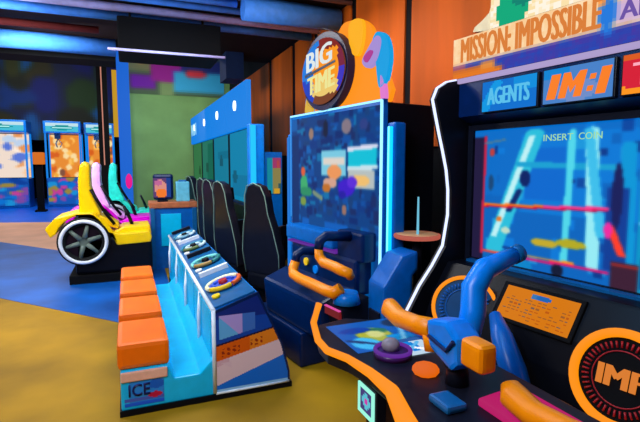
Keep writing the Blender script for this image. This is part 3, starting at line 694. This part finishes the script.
# ================================================================== RACING ROW behind: screens and seats
rs = thing('racing_screen_cabinet', 'long blue racing game cabinet with a lit header along the wall', 'arcade cabinet')
RX = 1.6
MB().box(RX + .02, 6.45, 0, RX + .2, 12.7, 2.14).build('body', M['navy'], rs)
random.seed(4)
ys = [6.5, 8.0, 9.55, 11.1, 12.65]
for k in range(4):
    hd = MB().box(RX - .04, ys[k] + .02, 2.13, RX + .03, ys[k + 1] - .02, 2.78, .01).build('header', M['bglow'], rs)
    MB().cyl((RX - .06, (ys[k] + ys[k + 1]) / 2, 2.5), (RX - .035, (ys[k] + ys[k + 1]) / 2, 2.5), .075, 18).build('header_lamp', M['bulb'], hd)
    c1 = [(0, 128, 170), (10, 120, 150), (30, 112, 92), (48, 112, 66)][k]
    s2 = [('r', random.random(), random.random(), 1, random.random(), tuple(max(0, q - 14) for q in c1)) for i in range(4)]
    s2 += [('e', random.uniform(.2, .8), random.uniform(.3, .7), .12, .1, tuple(min(255, int(q * .7)) for q in c1)), ('r', 0, 0, .04, 1, (6, 30, 40))]
    picture('screen', (RX, ys[k + 1] - .04, 1.05), (0, ys[k] - ys[k + 1] + .08, 0), (0, 0, 1.06), 18, 16, c1, s2, M['screen'], rs)
text('WIN', (RX - .045, 12.5, 2.32), L, UP, .9, .28, mat('pale_header_letters', (150, 215, 245), emit=1.0), rs, .01, .01)
ep = MB().box(RX - .06, 6.33, 0, RX + .16, 6.45, 2.16, .02).build('end_post', M['bright'], rs)
MB().box(RX - .04, 6.3, .6, RX + .035, 6.33, 2.14, .01).build('neon_bar', mat('azure_bar', (0, 190, 250), emit=1.1), ep)
MB().box(RX + .17, 6.36, 0, RX + .42, 6.44, 1.78).build('end_face', M['blue'], rs)
picture('end_poster', (RX + .2, 6.35, 1.2), (.2, 0, 0), (0, 0, .5), 10, 14, (0, 130, 150), [('r', .45, 0, 1, .75, (132, 122, 70)), ('r', .4, .7, 1, 1, (150, 50, 100)), ('e', .8, .85, .14, .12, (170, 60, 70)), ('r', .85, 0, 1, .3, (40, 80, 90)), ('r', .5, 0, .9, .14, (200, 150, 30))], M['sign'], rs)
MB().box(RX - .02, 6.5, 0, RX + .02, 12.6, 1.0, .02).build('dashboard', M['black'], rs)
rebase(rs)

def racing_seat(label):
    s = thing('racing_chair', label, 'racing seat', 'black racing seats in front of the blue racing screens')
    # faces +X towards the screens; x along, y across
    MB().box(-.15, -.2, .0, .16, .2, .26, .03).build('pedestal', M['black'], s)
    MB().prism([(-.22, -.25, .24), (.16, -.25, .3), (.18, -.25, .46), (-.2, -.25, .42)], (0, .5, 0), .04).build('seat_cushion', M['black'], s)
    out = [(-.25, .38), (-.27, .62), (-.22, .86), (-.17, 1.02), (-.15, 1.2), (-.1, 1.3), (0, 1.33), (.1, 1.3), (.15, 1.2), (.17, 1.02), (.22, .86), (.27, .62), (.25, .38)]
    def pt(y, z, d): return (-.2 - (z - .4) * .12 + d, y * 1.08, z * 1.06)
    bk = MB(); bk.prism([pt(y, z, 0) for y, z in out], (.1, 0, 0), .025); back = bk.build('backrest', M['dark'], s)
    MB().tube([pt(y * .97, z, -.005) for y, z in out], .006, 8).build('piping', mat('pale_piping', (110, 140, 130), .5), back)
    MB().prism([pt(-.2, .5, .08), pt(-.26, .7, .08), pt(-.24, .9, .08), pt(-.2, .9, .22), pt(-.2, .6, .3)], (0, .05, 0), .01).build('side_bolster', M['black'], s)
    MB().prism([pt(.2, .5, .08), pt(.26, .7, .08), pt(.24, .9, .08), pt(.2, .9, .22), pt(.2, .6, .3)], (0, -.05, 0), .01).build('side_bolster', M['black'], s)
    hp = MB().prism([pt(-.1, 1.12, .1), pt(.1, 1.12, .1), pt(.1, 1.26, .1), pt(-.1, 1.26, .1)], (.05, 0, 0), .015).build('headrest', M['black'], s)
    return s
s0 = racing_seat('nearest black racing seat, beside the tall blue tower cabinet')
s0.location = (1.5, 5.0, 0); s0.rotation_euler.z = math.radians(28)
seatlab = ['black racing seat second from the tall tower cabinet', 'black racing seat in the middle of the row of five', 'black racing seat fourth from the tall tower cabinet, beside the desk', 'farthest black racing seat of the row, beyond the desk']
for (x, y), lb in zip([(1.29, 5.75), (1.28, 6.55), (1.29, 7.2), (1.28, 8.6)], seatlab): dup(s0, (x, y, 0), math.radians(16), lb)

# ================================================================== DESK at the end of the bench
t = thing('service_desk', 'blue fronted service desk with an orange wood top behind the bench game', 'desk')
MB().box(.29, 7.55, .94, 1.0, 8.05, 1.03, .012).build('desktop', M['wood'], t)
MB().box(.34, 7.58, 0, .96, 7.64, .94).build('front_panel', M['blue'], t)
for x in (.3, .92): MB().box(x, 7.5, 0, x + .06, 8.0, .94).build('side_panel', M['steel'], t)
MB().box(.45, 7.56, .35, .75, 7.585, .85, .006).build('inset', M['cyan'], t)
MB().box(.32, 7.9, .1, .97, 7.95, .9).build('back_panel', M['navy'], t)
rebase(t)
t = thing('small_monitor', 'small dark blue monitor showing an orange face shape on the desk', 'monitor')
MB().box(.36, 7.7, 1.06, .66, 7.76, 1.46, .04).build('case', M['navy'], t)
picture('display', (.36, 7.69, 1.1), (.26, 0, 0), (0, 0, .3), 12, 14, (90, 60, 110), [('e', .4, .5, .35, .4, (214, 140, 130)), ('e', .45, .2, .3, .25, (240, 120, 40)), ('r', .75, 0, 1, 1, (20, 60, 140)), ('e', .3, .75, .2, .15, (190, 100, 150))], M['screen'], t)
MB().box(.42, 7.66, 1.03, .57, 7.8, 1.06).build('foot', M['dark'], t)
rebase(t)
t = thing('tissue_box', 'pale blue box standing on the desk beside the monitor', 'box')
MB().box(.7, 7.66, 1.03, .9, 7.82, 1.34, .015).build('carton', mat('pale_blue_card', (96, 186, 214), .5), t)
MB().box(.74, 7.7, 1.34, .86, 7.78, 1.365, .008).build('lid', M['steel'], t)
rebase(t)

# ================================================================== KARTS on the left
def kart(label, paint, seat, spot):
    k = thing('racing_kart', label, 'kart ride', None)
    # x forward, y across (camera side is -y); wheel axle at x=0,z=.42
    MB().box(-.12, -.0, 0, .86, .75, .5, .04).build('base', M['black'], k)
    body = [(-.4, .52), (-.46, .64), (-.34, .78), (-.1, .84), (.12, .84), (.22, .74), (.32, .58), (.45, .54), (.82, .56), (.86, .48), (.84, .4), (.4, .38), (.37, .45)]
    arch = [(.35 * math.cos(a), .46 + .35 * math.sin(a)) for a in [math.radians(q) for q in range(8, 176, 14)]]
    MB().xz(body + arch, -.02, .72, .02).build('bodywork', paint, k)
    MB().xz([(.3, .52), (.5, .62), (.84, .63), (.86, .5), (.45, .48)], .1, .66, .02).build('nose', paint, k)
    w = MB().ring((0, -.06, .46), (0, 1, 0), .27, .055, 40, 12).build('wheel', M['tyre'], k)
    MB().ring((0, -.104, .46), (0, 1, 0), .276, .025, 40, 8).build('whitewall', M['white'], w)
    sp = MB()
    sp.cyl((0, -.09, .46), (0, -.02, .46), .06, 16)
    for q in range(6):
        a = q * PI / 3 + .3
        sp.tube([(.05 * math.cos(a), -.085, .46 + .05 * math.sin(a)), (.225 * math.cos(a), -.07, .46 + .225 * math.sin(a))], [.035, .022], 8)
    sp.build('spokes', mat('hub_grey', (96, 112, 104), .4), w)
    MB().cyl((0, .0, .46), (0, .02, .46), .25, 28).build('brake_disc', mat('dark_disc', (46, 30, 50), .4), w)
    MB().cyl((0, .72, .44), (0, .86, .44), .3, 28).build('far_wheel', M['tyre'], k)
    st = MB().prism([(-.06, .12, .8), (.1, .12, .72), (.22, .12, .8), (.15, .12, .98), (.09, .12, 1.18), (.09, .12, 1.36), (.1, .12, 1.48), (.03, .12, 1.54), (-.03, .12, 1.48), (-.06, .12, 1.25)], (0, .46, 0), .045).build('seat_back', seat, k)
    MB().prism([(.12, .14, .7), (.42, .14, .58), (.44, .14, .66), (.16, .14, .82)], (0, .42, 0), .03).build('seat_cushion', seat, k)
    MB().tube([(.1, .1, 1.15), (.18, .1, .98), (.28, .1, .8), (.38, .1, .66)], .022, 8).build('harness', M['black'], k)
    MB().tube([(.62, .35, .58), (.56, .35, .76)], .025, 8).build('steering_column', M['dark'], k)
    MB().ring((.55, .35, .78), (.9, 0, .4), .11, .02, 22).build('steering_wheel', spot, k)
    return k
k = kart('yellow racing kart ride nearest to the camera, its big wheel showing', M['yellow'], M['yellow'], M['black'])
k.location = (-.57, 7.0, .12); 
k2 = kart('magenta racing kart ride with a lilac seat, between the yellow and mint ones', M['magenta'], M['lilac'], M['dark']); k2.location = (-.5, 8.3, .12)
k3 = kart('mint green racing kart ride farthest back in the row of three', M['mint'], M['mint'], M['dark']); k3.location = (-.28, 9.6, .12)
for q, lb in ((k, 'black floor plinth under the yellow kart'), (k2, 'black floor plinth under the magenta kart'), (k3, 'black floor plinth under the mint kart')):
    MB().box(-.2, -.05, -.12, .86, .78, .0, .01).build('plinth', M['matt'], q)

# ================================================================== PRIZE MACHINES at the back left
def claw(label, x0, x1, seed, warm, y=20.4):
    random.seed(seed)
    t = thing('prize_machine', label, 'prize machine', None)
    b = MB(); b.box(x0, y, 0, x1, y + 1.0, 1.1, .02); b.build('cabinet_base', M['blue'], t)
    for x in (x0, x1 - .06):
        for yy in (y, y + .94): MB().box(x, yy, 1.1, x + .06, yy + .06, 2.84).build('corner_post', M['bglow'], t)
    MB().box(x0 - .02, y - .04, 2.8, x1 + .02, y + 1.02, 3.25, .02).build('top_box', M['bright'], t)
    w = x1 - x0
    picture('top_sign', (x0 + .06, y - .045, 2.86), (w - .12, 0, 0), (0, 0, .32), 20, 8, (70, 190, 215), [('r', 0, .6, 1, 1, (190, 225, 235)), ('e', .5, .45, .35, .3, (0, 150, 160)), ('r', .2, .35, .8, .5, (180, 240, 235))], M['sign'], t)
    sh = []
    for i in range(46):
        u, v = random.random(), random.random()
        sh.append(('e', u, v, random.uniform(.06, .14), random.uniform(.05, .1), random.choice(warm)))
    picture('lit_back', (x0 + .06, y + .9, 1.12), (w - .12, 0, 0), (0, 0, 1.66), 30, 42, warm[0], sh, M['sign'], t, soft=1)
    sh = []
    for i in range(40):
        sh.append(('e', random.random(), random.random(), random.uniform(.06, .16), random.uniform(.06, .14), random.choice([(0, 110, 205), (60, 70, 190), (190, 60, 150), (120, 70, 160), (20, 140, 210), (0, 60, 150), (150, 130, 60)])))
    picture('front_print', (x0 + .04, y - .012, .1), (w - .08, 0, 0), (0, 0, 1.02), 30, 27, (14, 84, 176), sh, M['sign'], t, soft=1)
    MB().box(x0 + .3, y + .3, 2.6, x0 + .5, y + .5, 2.8).build('claw_carriage', M['steel'], t)
    c = MB()
    for a in (0, 2.1, 4.2): c.tube([(x0 + .4, y + .4, 2.6), (x0 + .4 + .14 * math.cos(a), y + .4 + .14 * math.sin(a), 2.42), (x0 + .4 + .06 * math.cos(a), y + .4 + .06 * math.sin(a), 2.28)], .018, 6)
    c.build('claw', M['chrome'], t)
    return rebase(t)
W1 = [(240, 220, 205), (255, 236, 220), (230, 150, 90), (90, 120, 215), (250, 200, 150), (190, 210, 235)]
W2 = [(232, 140, 50), (255, 190, 90), (250, 220, 160), (214, 96, 30), (240, 170, 60), (130, 80, 60)]
claw('prize machine with pale glowing inside at the left edge of the picture', -5.75, -3.42, 31, W1)
claw('prize machine with orange glowing prizes inside, middle of the row', -2.84, -1.62, 32, W2)
claw('prize machine partly hidden behind the seats of the karts', -1.5, -.46, 33, W2, 20.75)
t = thing('queue_post', 'slim black post with an orange lamp box between two prize machines', 'post')
MB().box(-2.9, 18.5, 0, -2.69, 18.7, 1.62, .02).build('shaft', M['matt'], t)
MB().box(-2.95, 18.45, 1.62, -2.62, 18.76, 2.03, .03).build('lamp_box', mat('amber_box', (222, 112, 8), emit=.9), t)
MB().box(-2.96, 18.4, 0, -2.63, 18.8, .06).build('foot', M['matt'], t)
rebase(t)

# ================================================================== LIGHT
def area(name, loc, target, size, power, rgb, sy=None):
    l = bpy.data.lights.new(name, 'AREA'); l.energy = power; l.color = C(*rgb)[:3]; l.size = size
    if sy: l.shape = 'RECTANGLE'; l.size_y = sy
    o = bpy.data.objects.new(name, l); COL.objects.link(o); o.location = loc
    o.rotation_euler = (Vector(target) - Vector(loc)).to_track_quat('-Z', 'Y').to_euler()
    return o
WHITE = (248, 250, 255)
area('aisle_light', (.2, 4.8, 3.3), (.3, 4.8, 0), 1.2, 105, WHITE, 3.5)
area('front_fill', (-1.4, .8, 3.2), (.6, 3.4, .2), 1.2, 98, WHITE)  # unseen fill added near the camera for the console front
area('wall_wash', (1.3, 4.2, 3.4), (2.6, 4.6, 2.8), .5, 27, (255, 244, 215), 5)
area('wall_wash_near', (1.4, 1.4, 3.3), (2.6, 2.2, 2.9), .5, 5, (255, 240, 205), 1.5)
area('left_fill', (-2.2, 6.0, 3.3), (-.6, 7.8, .8), 1.4, 130, WHITE, 2)  # added fill without a fixture, brightens the kart seats
area('kart_fill', (-1.2, 7.6, 3.3), (-.3, 9.3, 1.0), .8, 70, WHITE)  # fill added to lift the dim rear karts, no fixture there
area('back_light', (.9, 10.6, 3.4), (1.0, 13.2, 2.2), 1.2, 60, (245, 250, 235), 2)
area('hall_light', (-3.0, 16.5, 6.2), (-3.0, 17, 0), 3, 420, WHITE, 4)
area('mural_light', (-3.5, 18.5, 6.2), (-3.5, 22, 4.2), 2, 60, WHITE, 5)
area('ceiling_fill', (.4, 5.2, 2.8), (.6, 6.3, 3.6), .6, 16, (190, 220, 255), 2)  # added upward fill that brightens the ceiling pipes
area('ceiling_fill_left', (-1.2, 6.9, 2.75), (-1.0, 7.9, 3.6), .6, 16, (190, 220, 255), 2)  # second upward fill, added for the dim pipes at the left
area('cabinet_blue_fill', (.5, 1.9, 2.9), (1.6, 1.9, .6), .6, 26, (130, 195, 255), 1.4)  # blue fill added for reflections on the shooting cabinet

wd = bpy.data.worlds.new('hall'); SC.world = wd; wd.use_nodes = True
bgk = wd.node_tree.nodes['Background']; bgk.inputs['Color'].default_value = C(60, 90, 140); bgk.inputs['Strength'].default_value = .12

# ================================================================== CAMERA
cam = bpy.data.cameras.new('camera'); co = bpy.data.objects.new('camera', cam); COL.objects.link(co)
f_px = 470.0
cam.sensor_width = 36; cam.lens = 36 * f_px / 640; cam.clip_start = .02; cam.clip_end = 80
co.location = (0, 0, 1.6)
co.rotation_euler = (PI / 2 - math.atan(46 / f_px), 0, -math.atan(192 / f_px))
SC.camera = co
SC.view_settings.view_transform = 'Standard'; SC.view_settings.look = 'None'
SC.view_settings.exposure = 0.0; SC.view_settings.gamma = 1.0
SC.view_settings.use_curve_mapping = False
